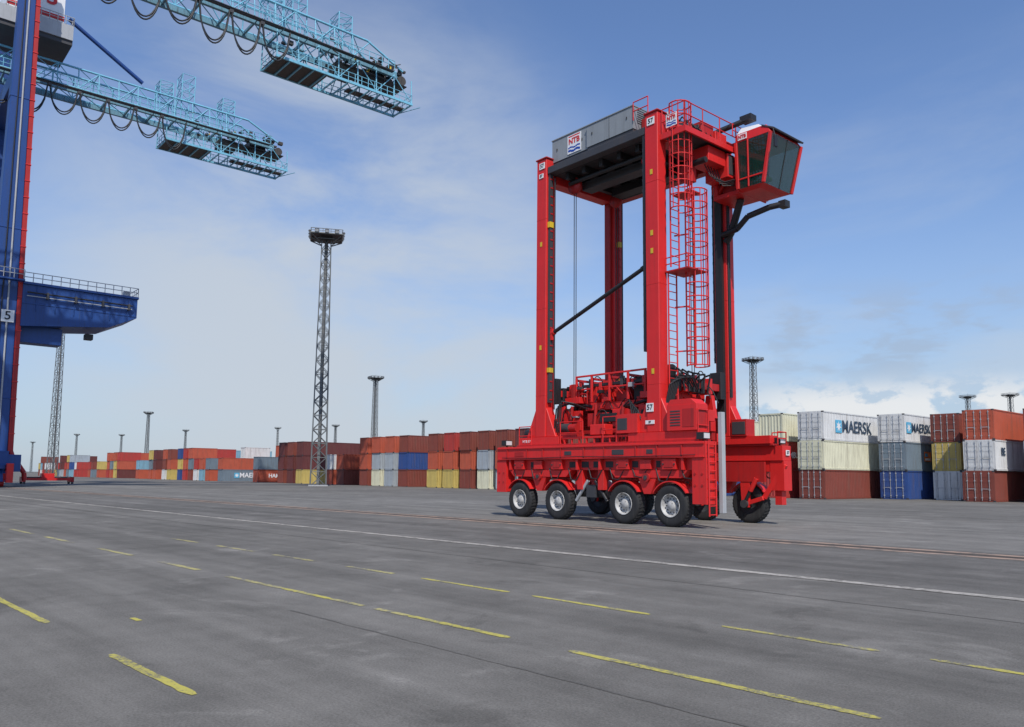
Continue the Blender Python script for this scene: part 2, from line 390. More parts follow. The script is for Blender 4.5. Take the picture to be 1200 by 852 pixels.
# top frame
mb=MB()
for x in(-3.1,3.1):
    mb.box(x-.28,x+.28,-1.79,1.79,14.72,15.45,RED)
mb.box(-2.78,2.78,-2.40,-1.97,15.02,15.34,DARK); mb.box(-2.78,2.78,1.97,2.40,14.75,15.33,RED2)
mb.obj("top_frame",ROOT,.02)
mb=MB()
mb.box(-2.78,2.78,-1.9,1.9,15.05,15.30,DARK)
for x in (-2.2,-1.2,-.2,.8,1.8): mb.box(x,x+.2,-1.85,1.85,14.75,15.048,BLACK)
mb.box(-2.0,1.6,-1.0,-.4,14.4,14.74,DARK); mb.box(-1.6,1.9,.5,1.1,14.4,14.74,BLACK)
mb.tube((-2.3,-1.5,14.66),(2.2,-1.5,14.66),.09,BLACK,10); mb.tube((-2.3,1.4,14.6),(2.2,1.4,14.6),.12,BLACK,10)
for x in(-2.1,2.1):
    for y in(-1.35,1.35): mb.lathe_y([(.01,-.08),(.36,-.08),(.36,.08),(.01,.08)],(x,y,14.55),RED2,20)
mb.obj("hoist_machinery",ROOT)
for x0,x1,z1,y0 in((-2.85,-.66,16.62,-2.05),(-.62,1.95,16.55,-2.16)):
    mb=MB()
    mb.box(x0,x1,y0,.9,15.62,z1,GREYBOX)
    mb.box(x0+.03,x1-.02,y0+.03,.88,15.36,15.618,DARK)
    mb.box(x0-.02,x1+.02,y0-.03,.93,z1+.002,z1+.05,GREYBOX)
    for k in range(7): mb.box(x1+.001,x1+.012,y0+.25,y0+.9,15.9+k*.09,15.94+k*.09,DARK)
    for xx in (x0+.5*(x1-x0),): mb.box(xx-.01,xx+.01,y0-.01,y0-.001,15.64,z1-.05,DARK)
    for xx in (x0+.3,x1-.35): mb.box(xx,xx+.04,y0-.03,y0-.001,16.1,16.2,BLACK)
    mb.obj("engine_housing",ROOT,.025)
mb=MB(); mb.box(1.99,2.77,-1.7,.8,15.32,16.1,RED2); mb.box(2.02,2.7,-1.6,.6,16.102,16.35,DARK); mb.tube((2.3,-.4,16.35),(2.3,-.4,16.7),.09,GREYLT,10)
mb.obj("exhaust_unit",ROOT,.02)
mb=MB(); mb.box(-2.7,2.7,1.0,1.85,15.302,15.9,RED2); mb.obj("hydraulic_tank",ROOT,.02)
logo(-1.45,-2.062,16.12,'y',.82)
plate("57",-3.05,-2.468,15.45,'y',.34,.28,.24); plate("57",3.1,-2.468,15.42,'y',.36,.30,.26); plate("57",-3.1,-2.468,15.0,'y',.26,.2,.16)
mb=MB()
mb.box(3.45,4.6,-2.3,1.0,14.7,14.77,DARK); mb.box(3.42,4.62,-2.32,-2.24,14.6,14.82,RED); mb.box(4.54,4.62,-2.24,1.0,14.6,14.82,RED)
mb.obj("walkway",ROOT)
mb=MB(); rail(mb,[(3.5,-2.28,14.78),(4.58,-2.28,14.78),(4.58,1.0,14.78)],1.0); mb.obj("railing",ROOT)
mb=MB(); rail(mb,[(2.0,-2.2,15.9),(2.75,-2.2,15.9)],.75); mb.obj("railing",ROOT)
mb=MB(); rail(mb,[(-2.8,1.9,15.9),(2.7,1.9,15.9)],.7); mb.obj("railing",ROOT)
mb=MB()
mb.box(3.6,4.3,-.9,-.1,14.78,15.5,RED2); mb.box(3.55,4.35,-.05,.7,14.78,15.35,RED); mb.box(3.7,4.2,-.92,-.901,14.9,15.4,DARK)
for k in range(5): mb.path([(3.5,-1.6+k*.3,15.2),(3.9,-1.55+k*.3,15.6-.05*k),(4.3,-1.5+k*.3,15.1),(4.35,-1.3+k*.3,14.8)],.03,BLACK,5)
mb.obj("electrical_cabinet",ROOT,.015)
# ladders
def ladder(x,y,z0,z1,cage,face='x',wd=.5,cz=0):
    mb=MB()
    for s_ in(-1,1): mb.tube((x,y+s_*wd/2,z0),(x,y+s_*wd/2,z1),.032,RED)
    k=int((z1-z0)/.3)
    for i in range(k): mb.tube((x,y-wd/2,z0+.15+i*.3),(x,y+wd/2,z0+.15+i*.3),.018,RED)
    if cage:
        R=.42; zz=max(z0+cz,z0); nn=int((z1-zz)/.5)
        angs=[rad(a) for a in range(-115,116,23)]
        def P(a,z): return (x+.30+R*math.cos(a),y+R*math.sin(a)*1.05,z)
        for i in range(nn+1):
            z=zz+(z1-zz)*i/nn
            mb.path([(x,y-wd/2,z)]+[P(a,z) for a in angs]+[(x,y+wd/2,z)],.026,RED,5)
        for a in [rad(t) for t in(-92,-60,-30,0,30,60,92)]:
            mb.tube(P(a,zz),P(a,z1),.02,RED,5)
    return mb.obj("caged_ladder" if cage else "ladder",ROOT)
ladder(3.5,-1.75,3.5,9.5,False)
ladder(3.95,-1.25,5.9,12.6,True,cz=0)
ladder(3.75,-1.9,9.6,15.9,True,cz=2.2)
mb=MB()
mb.box(3.42,4.5,-2.1,-.95,9.45,9.5,RED2); rail(mb,[(3.45,-2.08,9.5),(4.48,-2.08,9.5)],.5)
mb.obj("ladder_landing",ROOT)
mb=MB(); mb.box(3.42,4.3,-1.6,-1.0,12.55,12.6,RED2); mb.obj("ladder_landing",ROOT)
for z in(6.5,8.2,11):
    mb=MB(); mb.beam((3.42,-1.5,z),(3.95,-1.3,z),.05,.05,RED); mb.obj("ladder_bracket",ROOT)
mb=MB()
mb.tube((2.78,-2.2,9.9),(-2.5,-2.2,7.95),.085,BLACK,10); mb.tube((-2.5,-2.2,7.95),(-2.9,-2.2,7.8),.12,RED,10); mb.box(-2.78,-2.56,-2.3,-2.1,7.6,8.1,RED)
mb.tube((2.78,-2.2,9.9),(2.4,-2.2,9.76),.11,BLACK,10)
mb.obj("diagonal_brace",ROOT)
for x in(-2.1,2.1):
    for y in(-1.35,1.35):
        mb=MB()
        for d in(-.06,.06): mb.tube((x+d,y,14.3),(x+d,y,5.2),.018,BLACK,5)
        mb.obj("hoist_rope",ROOT)
# spreader unit hanging between legs
sp=MB()
for y in(-.5,.5): sp.box(-3.6,3.6,y-.18,y+.18,3.95,4.4,RED)
for x in(-3.05,3.05):
    sp.box(x-.2,x+.2,-1.22,1.22,3.6,4.1,RED)
    for y in(-1.15,1.15):
        sp.box(x-.15,x+.15,y-.12,y+.12,3.25,3.598,RED2)
        sp.prism([(x-.28,4.12),(x+.28,4.12),(x+.14,5.05),(x-.14,5.05)],'y',y-.1,y+.1,RED)
        sp.tube((x,y,3.1),(x,y,3.25),.07,DARK,8)
sp.box(-1.6,1.6,-1.2,1.2,4.55,4.85,RED); sp.box(-1.1,1.1,-.9,.9,4.402,4.548,DARK)
for x in(-2.1,2.1):
    sp.box(x-.45,x+.45,-1.5,1.5,4.86,5.12,RED)
    for y in(-1.35,1.35):
        sp.lathe_y([(.01,-.07),(.34,-.07),(.34,.07),(.01,.07)],(x,y,5.25),RED2,20); sp.box(x-.1,x+.1,y-.14,y+.14,5.12,5.7,RED2)
sp.box(-2.7,-1.7,-1.42,-1.25,3.7,4.55,RED); sp.box(1.5,2.6,-1.42,-1.25,3.7,4.6,RED); sp.box(-1.3,-.2,-1.40,-1.24,3.85,4.4,RED2); sp.box(.1,1.2,-1.40,-1.24,3.8,4.5,RED)
sp.box(-2.6,2.6,-1.36,-1.26,3.55,3.69,RED2); sp.box(-.5,.4,-1.5,-1.43,4.0,4.35,BLACK); sp.box(1.7,2.3,-1.5,-1.43,3.9,4.4,BLACK)
for x in(-2.2,-.8,.7,2.0): sp.tube((x,-1.5,3.75),(x+.1,-1.5,4.75),.07,RED2,8)
# red frame cage and handrails over the headblock
for x in(-1.9,-1.0,0.0,1.0,1.9):
    for y in(-1.45,.95): sp.box(x-.045,x+.045,y-.045,y+.045,4.86,5.95,RED)
    sp.box(x-.04,x+.04,-1.40,.90,5.80,5.90,RED2)
for y in(-1.45,.95): sp.box(-1.95,1.95,y-.035,y+.035,5.955,6.03,RED); sp.box(-1.85,-1.05,y-.03,y+.03,5.4,5.46,RED); sp.box(.05,1.85,y-.03,y+.03,5.4,5.46,RED)
for i,(x,y,z,sx,sy,sz,m_) in enumerate([(-1.4,-.8,4.86,.6,.5,.8,RED),(-.5,-.9,4.86,.5,.45,.9,RED),(.3,-.8,4.86,.6,.5,.6,RED2),(1.1,-.7,4.86,.45,.5,.95,BLACK),(-.7,.3,4.86,.9,.7,1.0,RED2),(.7,.4,4.86,.8,.7,.9,RED),(1.5,-.3,5.0,.3,.3,.7,GREYLT),(2.7,-1.1,4.2,.5,.35,.6,RED),(-2.7,-1.0,4.2,.55,.3,.5,RED),(-2.4,-.2,4.42,.7,.9,.6,RED2),(2.4,-.1,4.42,.6,.9,.7,RED)]):
    sp.box(x-sx/2,x+sx/2,y-sy/2,y+sy/2,z+.003*i,z+sz,m_)
for k in range(90):
    x=random.uniform(-2.8,2.8);y=random.uniform(-1.5,.6);z=random.uniform(3.9,5.6);a,c,e_=[random.uniform(.04,.14) for _ in range(3)]
    sp.box(x-a,x+a,y-c,y+c,z,z+e_*1.6,random.choice((RED,RED,RED,RED2,RED2,DARK,BLACK,GREYLT)))
for k in range(36):
    x=random.uniform(-2.6,1.8);y=random.uniform(-1.5,.4);z=random.uniform(4.0,5.7)
    sp.path([(x,y,z),(x+random.uniform(.4,1.2),y,z),(x+1.2,y,z-random.uniform(.1,.5))],.022,random.choice((RED,RED,BLACK,GREYLT)),5)
sp.tube((-3.4,-.15,4.6),(-1.3,-.15,4.75),.08,BLACK,10); sp.tube((1.3,-.15,4.75),(3.5,-.15,4.6),.08,GREYLT,10)
sp.tube((-2.9,-1.15,5.0),(-1.2,-1.2,4.7),.07,BLACK,8); sp.tube((2.9,-1.15,5.0),(1.2,-1.2,4.7),.07,BLACK,8)
for y in(-1.3,1.2):
    sp.box(-2.6,2.6,y-.06,y+.06,5.52,5.64,BLACK)
    for k in range(9): sp.box(-2.4+k*.58,-2.26+k*.58,y-.09,y+.09,5.35,5.70+.08*(k*7%3),(RED,RED2,DARK)[k%3])
for k in range(64):
    a=Vector((random.uniform(-2.9,2.9),random.uniform(-1.6,.9),random.uniform(4.2,5.8))); d=random.uniform(.4,1.2)*random.choice((-1,1)); h=random.uniform(.2,.6)
    pts=[a+Vector((d*t,random.uniform(-.02,.02)+.2*t,h*math.sin(math.pi*t)-.3*t)) for t in [i/8 for i in range(9)]]
    sp.path(pts,.026,BLACK,5)
spo=sp.obj("spreader",ROOT,.01)
for x in(-3.1,3.1):
    mb=MB()
    mb.box(x-.18,x+.18,-1.78,1.78,5.22,5.5,RED if x<0 else RED2)
    mb.box(x-.26,x+.26,-1.78,-1.45,4.9,6.0,BLACK); mb.box(x-.26,x+.26,1.45,1.78,4.9,6.0,BLACK)
    for k in range(5):
        y=-1.3+k*.5; mb.box(x-.24,x+.24,y,y+.22,5.05,5.62+.06*(k%3),(BLACK,RED,RED2)[k%3])
    if x>0:
        for k in range(6): 
            mb.path([(3.3,-1.5+k*.3,5.4),(3.45+.04*k,-1.5+k*.3,5.9-.05*k),(3.7+.04*k,-1.5+k*.3,5.7),(3.75,-1.4+k*.28,5.0)],.04,BLACK,6)
    mb.obj("lifting_yoke",ROOT,.012)
def part(name,fn,bev=.02):
    mb=MB(); fn(mb); return mb.obj(name,ROOT,bev)
def f(mb):
    mb.box(3.85,5.15,-2.62,-1.95,3.43,4.35,RED); mb.prism([(3.85,4.352),(5.15,4.352),(4.9,4.55),(4.0,4.55)],'y',-2.6,-1.97,RED)
    for k in range(6): mb.box(4.0,4.45,-2.632,-2.621,3.6+k*.1,3.65+k*.1,DARK)
    mb.box(4.55,5.05,-2.632,-2.622,3.55,4.2,RED2); mb.box(5.151,5.165,-2.5,-2.05,3.55,4.2,RED2)
part("equipment_cabinet",f)
part("battery_box",lambda mb:(mb.box(1.35,2.4,-2.55,-1.95,3.43,4.15,RED),mb.box(1.4,1.9,-2.56,-2.551,3.55,4.0,DARK)))
part("battery_box",lambda mb:mb.box(-.3,.5,-2.3,-1.8,3.43,3.85,RED))
part("drive_motor",lambda mb:(mb.tube((-2.2,-2.0,3.78),(-1.7,-2.0,3.78),.2,DARK,14),mb.tube((-1.7,-2.0,3.78),(-1.3,-2.0,3.78),.17,RED2,14),mb.box(-2.3,-1.1,-2.25,-1.8,3.38,3.58,RED2)),0)
part("hydraulic_motor",lambda mb:(mb.tube((-4.3,-2.1,3.6),(-3.75,-2.1,3.6),.2,BLACK,12),mb.box(-4.35,-3.7,-2.3,-1.95,3.42,3.5,DARK)),0)
part("equipment_cabinet",lambda mb:(mb.box(3.5,4.2,1.9,2.5,3.43,4.1,RED2),mb.box(3.55,4.15,1.88,1.899,3.5,4.0,DARK)))
part("equipment_cabinet",lambda mb:(mb.box(1.2,2.5,1.95,2.5,3.43,4.2,RED2),mb.box(1.3,2.4,1.93,1.949,3.5,4.1,DARK)))
part("equipment_cabinet",lambda mb:(mb.box(-2.4,-1.2,1.95,2.5,3.43,4.3,RED2),mb.box(-2.3,-1.3,1.93,1.949,3.5,4.2,DARK)))
part("hose_bundle",lambda mb:[mb.path([(2.6-.12*k,-2.35,3.5),(2.3-.1*k,-2.4,4.3+.1*k),(1.9-.1*k,-2.3,4.5),(1.5,-1.8,4.4),(1.2,-1.2,4.9)],.03,BLACK,6) for k in range(5)],0)
part("hose_bundle",lambda mb:[mb.path([(-2.4+.12*k,-2.3,3.6),(-2.2+.1*k,-2.35,4.6+.1*k),(-1.8+.1*k,-2.0,4.8),(-1.4,-1.3,4.6)],.03,BLACK,6) for k in range(4)],0)
part("hose_bundle",lambda mb:[mb.path([(3.45,-2.2+.07*k,4.3),(3.6+.03*k,-2.1+.1*k,5.2+.1*k),(3.75+.04*k,-1.6+.1*k,5.5),(3.7,-.9+.1*k,5.0)],.03,BLACK,6) for k in range(6)],0)
for k,(x,y) in enumerate(((5.3,-2.45),(5.3,2.45),(-5.3,-2.45))):
    mb=MB(); mb.box(x-.14,x+.14,y-.2,y+.2,3.1,3.34,BLACK); mb.box(x+.141,x+.16,y-.16,y+.16,3.13,3.31,LAMPG); mb.box(x-.02,x+.02,y-.03,y+.03,3.02,3.1,BLACK); mb.obj("headlight",ROOT)
mb=MB(); mb.box(5.64,5.80,-2.06,-1.86,.55,4.05,GREYLT); mb.box(5.6,5.638,-2.1,-1.82,3.0,3.3,RED)
mb.box(5.2,5.63,-2.04,-1.9,2.5,2.62,RED); mb.obj("cable_guide_column",ROOT,.01)
mb=MB()
for y in(-2.68,-2.28): mb.tube((5.68,y,.45),(5.68,y,3.0),.03,RED)
for k in range(9): mb.tube((5.68,-2.68,.5+k*.3),(5.68,-2.28,.5+k*.3),.022,RED)
mb.obj("access_ladder",ROOT)
mb=MB(); mb.beam((5.62,2.3,2.3),(4.75,2.2,1.0),.12,.2,RED); mb.beam((4.75,2.12,1.0),(4.0,2.08,.76),.1,.16,RED)
mb.beam((5.3,2.45,1.3),(5.3,2.45,.75),.3,.3,RED); mb.obj("front_bumper_arm",ROOT,.01)
for pts,h in (([(-4.4,-2.5,3.1),(-3.6,-2.5,3.1)],.8),([(5.2,-2.6,3.05),(5.2,-2.0,3.05)],1.1),([(4.9,2.6,3.05),(5.5,2.6,3.05),(5.5,2.0,3.05)],.5),([(.6,-2.5,3.1),(1.3,-2.5,3.1)],1.0),([(-1.8,-2.5,3.1),(-.5,-2.5,3.1)],.9)):
    mb=MB(); rail(mb,pts,h); mb.obj("railing",ROOT)
plate("57",2.95,-2.468,4.35,'y',.34,.32,.28); plate("57",2.95,-2.468,3.8,'y',.42,.14,.11)
plate("57",5.64,2.45,2.75,'x',.24,.2,.16)
lettering("NTB 57",.16,ROOT,(-3.9,-2.52,3.25),FY,LETW)
# cab : narrower at the floor, wider at the window head
cab=MB()
x0,x1,y0,y1=4.75,6.28,.75,2.95
zc,zw0,zw1,zr=12.98,13.06,14.92,15.28
ins=.42
bot=[(x0,y0+.35,zc),(x1-ins-.3,y0+.35,zc),(x1-ins-.3,y1-.35,zc),(x0,y1-.35,zc)]
sill=[(x0,y0+.10,zw0),(x1-ins,y0+.10,zw0),(x1-ins,y1-.10,zw0),(x0,y1-.10,zw0)]
head=[(x0,y0,zw1),(x1,y0,zw1),(x1,y1,zw1),(x0,y1,zw1)]
top=[(x0,y0+.04,zr),(x1-.22,y0+.04,zr),(x1-.22,y1-.04,zr),(x0,y1-.04,zr)]
cab.hexa(bot,sill,RED); cab.hexa([(p[0],p[1],zw1+.002) for p in head],top,RED)
for i in (0,1,2,3): cab.beam(sill[i],head[i],.12,.12,RED)
def lerp(a,b_,t): return tuple(a[i]+(b_[i]-a[i])*t for i in range(3))
cab.beam(lerp(sill[0],sill[1],.42),lerp(head[0],head[1],.34),.06,.06,RED)
cab.beam(lerp(sill[1],sill[2],.55),lerp(head[1],head[2],.55),.045,.045,BLACK)
cab.beam(lerp(sill[0],head[0],.20),lerp(sill[1],head[1],.20),.05,.06,RED)
cab.box(x0-.06,x0+.0,y0+.1,y1-.1,zc,zr,RED)
cab.hexa([(x1-.40,y0-.0,zr-.02),(x1+.10,y0-.0,zr-.28),(x1+.10,y1+.0,zr-.28),(x1-.40,y1+.0,zr-.02)],[(x1-.40,y0-.0,zr+.05),(x1+.13,y0-.0,zr-.22),(x1+.13,y1+.0,zr-.22),(x1-.40,y1+.0,zr+.05)],DARK)
cab.hexa([(x0+.0,y0+.05,zr+.002),(x1-.42,y0+.05,zr+.002),(x1-.42,y1-.05,zr+.002),(x0+.0,y1-.05,zr+.002)],[(x0+.15,y0+.15,zr+.26),(x1-.62,y0+.15,zr+.18),(x1-.62,y1-.15,zr+.18),(x0+.15,y1-.15,zr+.26)],WHITE)
cabo=cab.obj("operator_cab",ROOT,.012)
def quad(name,pts,mat,par):
    mb=MB(); mb.add(pts,[(0,1,2,3)],mat); o=mb.obj(name,par); md=o.modifiers.new("s",'SOLIDIFY'); md.thickness=.02; return o
quad("window",[sill[0],sill[1],head[1],head[0]],GLASS,cabo)
quad("window",[sill[1],sill[2],head[2],head[1]],GLASS,cabo)
quad("window",[sill[3],sill[2],head[2],head[3]],GLASS,cabo)
mb=MB(); mb.box(5.0,5.5,1.55,2.1,13.5,13.65,SEATM); mb.box(5.0,5.14,1.55,2.1,13.65,14.5,SEATM); mb.box(5.15,5.4,1.7,1.95,13.065,13.498,BLACK); mb.box(5.4,5.65,1.25,1.4,13.07,14.0,DARK); mb.box(4.8,4.86,.95,2.8,13.3,14.8,DARK)
mb.obj("seat",cabo,.03)
mb=MB(); mb.tube((x1+.1,y0,15.0),(x1+.25,y0-.1,14.6),.02,BLACK); mb.box(x1+.22,x1+.28,y0-.2,y0+.0,14.2,14.62,BLACK); mb.obj("mirror",cabo)
mb=MB()
mb.box(3.4,4.68,1.1,1.35,14.85,15.15,RED); mb.box(3.4,4.68,2.3,2.55,14.85,15.15,RED); mb.box(3.42,4.68,1.1,2.5,13.0,13.18,RED)
mb.beam((3.45,1.25,13.1),(4.65,1.25,14.9),.12,.12,RED); mb.beam((3.45,2.4,13.1),(4.65,2.4,14.9),.12,.12,RED)
mb.box(4.5,4.68,1.1,1.3,13.18,14.85,RED); mb.box(3.42,3.6,1.1,1.3,13.18,14.85,RED)
mb.box(3.7,4.45,1.36,2.2,13.2,14.6,RED2); mb.box(3.5,4.4,-.6,.5,14.0,14.6,RED)
mb.box(3.42,4.49,.55,1.0,13.6,14.55,RED); mb.box(4.491,4.51,.6,.95,13.7,14.5,DARK)
mb.tube((3.6,-.9,13.9),(4.5,-.9,13.9),.12,BLACK,10); mb.box(3.5,3.9,-1.2,-.7,13.2,13.8,RED2)
for k in range(5): mb.path([(4.0,-.3+.2*k,14.0),(4.2,-.2+.2*k,13.5-.05*k),(4.5,.3+.15*k,13.3),(4.6,.8+.1*k,13.5)],.025,BLACK,5)
rail(mb,[(3.5,.9,13.19),(4.6,.9,13.19)],1.0)
mb.obj("cab_support_frame",ROOT,.012)
mb=MB(); rail(mb,[(4.7,.6,15.2),(4.7,2.9,15.2)],.5,.02); mb.obj("railing",ROOT)
logo(4.0,-2.345,15.2,'y',.5)
lab=MB(); lab.box(4.85,5.25,y0-.03,y0-.012,14.98,15.22,WHITE); lo=lab.obj("company_emblem",ROOT); lettering("NTB",.18,lo,(5.05,y0-.04,15.10),FY,LETR,bold=.006)
mb=MB()
mb.path([(3.4,1.7,11.7),(4.1,1.7,11.8),(4.6,1.7,12.2),(5.4,2.0,12.45),(5.9,2.2,12.5)],.12,BLACK,10)
mb.box(5.75,6.05,2.05,2.4,12.35,12.62,BLACK); mb.obj("hydraulic_arm",ROOT)
mb=MB(); mb.path([(3.4,1.95,11.45),(3.7,1.9,11.8),(4.3,1.7,12.99)],.15,BLACK,10); mb.obj("hydraulic_arm",ROOT)
mb=MB(); mb.path([(3.3,.2,15.3),(4.2,.6,15.6),(5.2,1.0,15.85)],.11,BLACK,10); mb.box(4.9,5.4,.8,1.2,15.75,15.98,BLACK); mb.obj("hydraulic_arm",ROOT)

# ------------------------------------------------------------------ containers
def container_mesh(length,near):
    mb=MB(); hx=length/2; hy=2.44/2; Hc=2.59
    PM=CM['white']
    dep=.04; per=.28
    def corr(n0,n1,fn,z0,z1):
        k=int((n1-n0)/per); p=(n1-n0)/k; pr=[]
        for i in range(k):
            a=n0+i*p; pr+=[(a,0),(a+p*.25,0),(a+p*.5,-dep),(a+p*.75,-dep)]
        pr.append((n1,0)); vs=[fn(u,d,z) for (u,d) in pr for z in(z0,z1)]
        mb.add(vs,[(2*i,2*i+2,2*i+3,2*i+1) for i in range(len(pr)-1)],PM)
    corr(-hx+.12,hx-.12,lambda u,d,z:(u,-hy+.02-d,z),.16,Hc-.1)
    corr(-hx+.12,hx-.12,lambda u,d,z:(u,hy-.02+d,z),.16,Hc-.1)
    corr(-hy+.12,hy-.12,lambda u,d,z:(-hx+.03-d,u,z),.16,Hc-.1)
    corr(-hy+.12,hy-.12,lambda u,d,z:(hx-.03+d,u,z),.16,Hc-.1)
    mb.add([(-hx+.08,-hy+.08,Hc-.03),(hx-.08,-hy+.08,Hc-.03),(hx-.08,hy-.08,Hc-.03),(-hx+.08,hy-.08,Hc-.03)],[(0,1,2,3)],PM)
    mb.add([(-hx+.08,-hy+.08,.12),(hx-.08,-hy+.08,.12),(hx-.08,hy-.08,.12),(-hx+.08,hy-.08,.12)],[(0,1,2,3)],PM)
    for s_ in(-1,1):
        mb.box(-hx+.18,hx-.18,s_*(hy-.075),s_*hy,.01,.165,PM); mb.box(-hx+.18,hx-.18,s_*(hy-.075),s_*hy,Hc-.11,Hc-.01,PM)
        mb.box(s_*(hx-.1),s_*hx,-hy+.17,hy-.17,.01,.165,PM); mb.box(s_*(hx-.1),s_*hx,-hy+.17,hy-.17,Hc-.14,Hc-.01,PM)
        for t in(-1,1):
            mb.box(s_*(hx-.15),s_*(hx-.003),t*(hy-.14),t*(hy-.003),.119,Hc-.119,PM)
            for z in(0,Hc-.118): mb.box(s_*(hx-.178),s_*(hx+.002),t*(hy-.162),t*(hy+.002),z+.001,z+.117,DARK if not near else PM)
    return mb.mesh("container")
CMESH={40:container_mesh(12.19,False),20:container_mesh(6.06,False)}
def door_obj(parent,L_,mat):
    for t in(-1,1):
        mb=MB(); x=-L_/2
        y0_,y1_=(.01,1.09) if t>0 else (-1.09,-.01)
        mb.box(x-.03,x+.0,y0_,y1_,.17,2.44,mat)
        for k in range(5): mb.box(x-.045,x-.031,y0_+.06,y1_-.06,.3+k*.43,.5+k*.43,mat)
        d=mb.obj("door",parent)
        mb=MB()
        for yy in(y0_+.25,y1_-.25):
            mb.tube((x-.08,yy,.1),(x-.08,yy,2.5),.02,GREYLT,6)
            for z in(.3,.95,1.7,2.3): mb.box(x-.1,x-.046,yy-.05,yy+.05,z,z+.08,GREYLT)
        mb.box(x-.12,x-.09,y0_+.2,y1_-.2,1.05,1.09,GREYLT)
        mb.obj("locking_bar",d)
Ac=Vector((-.65,.76)).normalized(); Bc=Vector((.76,.65)).normalized(); RC=math.atan2(.65,.76)
K1=Vector((27.4,70))
Hc=2.59
ncont=0
def container(k,off,lev,colr,size=40,doors=False,text=None,tm=None,tsize=1.3,tx=0):
    global ncont
    me=CMESH[size]; o=bpy.data.objects.new("shipping_container",me); COL.objects.link(o)
    L_=12.19 if size==40 else 6.06
    p=K1+Ac*(3.9*k+1.22+random.uniform(-.05,.05))+Bc*(off+L_/2+random.uniform(-.08,.08)); o.location=(p.x,p.y,.008+lev*(Hc+.004)); o.rotation_euler=(0,0,RC+random.uniform(-.004,.004))
    o.material_slots[0].link='OBJECT'; o.material_slots[0].material=CM[colr]
    w='long' if size==40 else 'short'
    where=['standing on the asphalt','stacked on another container','on top of a container stack','on top of a container stack'][lev]
    tag(o,f"{CC[colr][1]} corrugated {w} shipping container {where}","shipping container","stacked shipping containers"); ncont+=1
    if doors: door_obj(o,L_,CM[colr])
    if text:
        lettering(text,tsize,o,(tx,-1.245,1.32),FY,tm or LETG,bold=.025)
        if text=="MAERSK":
            mb=MB(); s=.95*min(1,tsize/1.3); cx=tx-2.65*tsize/1.3-.3; mb.box(cx-s*.6,cx+s*.6,-1.243,-1.225,1.32-s*.6,1.32+s*.6,LETSKY)
            pts=[]
            for i in range(14):
                r=(.5 if i%2==0 else .22)*s/.95; a=math.pi*i/7; pts.append((cx+r*math.sin(a),1.32+r*math.cos(a)))
            mb.add([(px,-1.25,pz) for px,pz in pts],[tuple(range(14))],WHITE); mb.obj("star_emblem",o)
    return o
container(0,0,2,'white',40,True,"MAERSK",LETG,1.55,.1); container(0,0,1,'cream',40,True); container(0,0,0,'brown',40,True)
container(-.95,7.7,2,'white',40,True,"MAERSK",LETG,1.15,-2.5)
g=container(-.95,7.7,1,'slate',40,True)
mb=MB(); mb.box(-2.3,-.8,-1.26,-1.243,.9,1.8,LETO); mb.box(-2.15,-.95,-1.27,-1.261,1.0,1.2,LETW); mb.box(-2.15,-1.55,-1.27,-1.261,1.35,1.65,LETSKY); mb.obj("company_emblem",g)
container(-.95,7.7,0,'blue',20,True)
container(-.95,14.0,0,'white',20,True)
container(-1.9,10.2,2,'brown',40,True); container(-1.9,10.2,1,'yellow',40,True); container(-1.9,10.2,0,'white',40,True)
container(-2.85,7.6,2,'orange',40,True); g=container(-2.85,7.1,1,'white',40,True); lettering("BE",.9,g,(-4.2,-1.25,1.6),FY,LETG,bold=.02); container(-2.85,7.1,0,'brown',40,True)
container(-3.9,9,2,'brown'); container(-3.9,9,1,'grey'); container(-3.9,9,0,'orange')
spec={1:(0,['red','red','cream']),2:(13,['brown','red','white']),3:(0,['blue','grey','cream']),4:(0,['brown','orange','orange']),5:(6.5,['cream','red','brown']),
6:(0,['white','brown','orange']),7:(13,['red','maroon','grey']),8:(0,['grey','orange','brown']),9:(6.5,['brown','white','red']),
10:(0,['grey','orange','maroon']),11:(0,['grey','orange','brown']),12:(0,['cream','grey','brown']),13:(0,['brown','orange','brown']),14:(0,['yellow','orange','red']),
15:(0,['yellow','orange','brown']),16:(6.5,['yellow','blue','brown']),17:(0,['brown','blue','brown']),18:(0,['grey','grey','orange']),19:(0,['cream','grey','orange']),
20:(0,['brown','orange','orange']),21:(6.5,['orange','brown','brown']),22:(0,['brown','orange']),23:(0,['orange','white']),24:(13,['brown','orange']),
25:(13,['grey','brown','brown']),26:(0,['yellow','maroon','maroon']),27:(0,['maroon','maroon','brown']),28:(0,['brown','maroon','maroon']),29:(13,['brown','slate','orange']),30:(13,['orange','grey','red']),
31:(0,['orange','slate']),32:(6.5,['blue','grey','orange']),33:(13,['brown','slate','orange']),34:(13,['brown','orange','red']),35:(13,['red','sky','brown']),36:(0,['slate','orange'])}
pool=['brown','brown','brown','orange','orange','orange','orange','red','red','maroon','white','grey','white','blue','yellow','slate','sky','orange']
for k,(off,st) in spec.items():
    for lev,c in enumerate(st):
        t=None; tm=None; ts=1.3; tx=0
        if k==36 and lev==0: t="MAERSK"; tm=LETW; ts=1.5; tx=.6
        if k==31 and lev==0: t="HAMBURG SÜD"; tm=LETW; ts=1.1
        if k==1 and lev==1: t="HAMBURG SÜD"; tm=LETW; ts=.75; tx=-3.4
        if k==23 and lev==1: t="MAERSK"; tm=LETG; ts=1.4; tx=-1
        if t is None and k>11 and random.random()<.5:
            container(k,off,lev,c,20); container(k,off+6.12,lev,random.choice(pool),20)
        else: container(k,off,lev,c,40,text=t,tm=tm,tsize=ts,tx=tx)
k=37
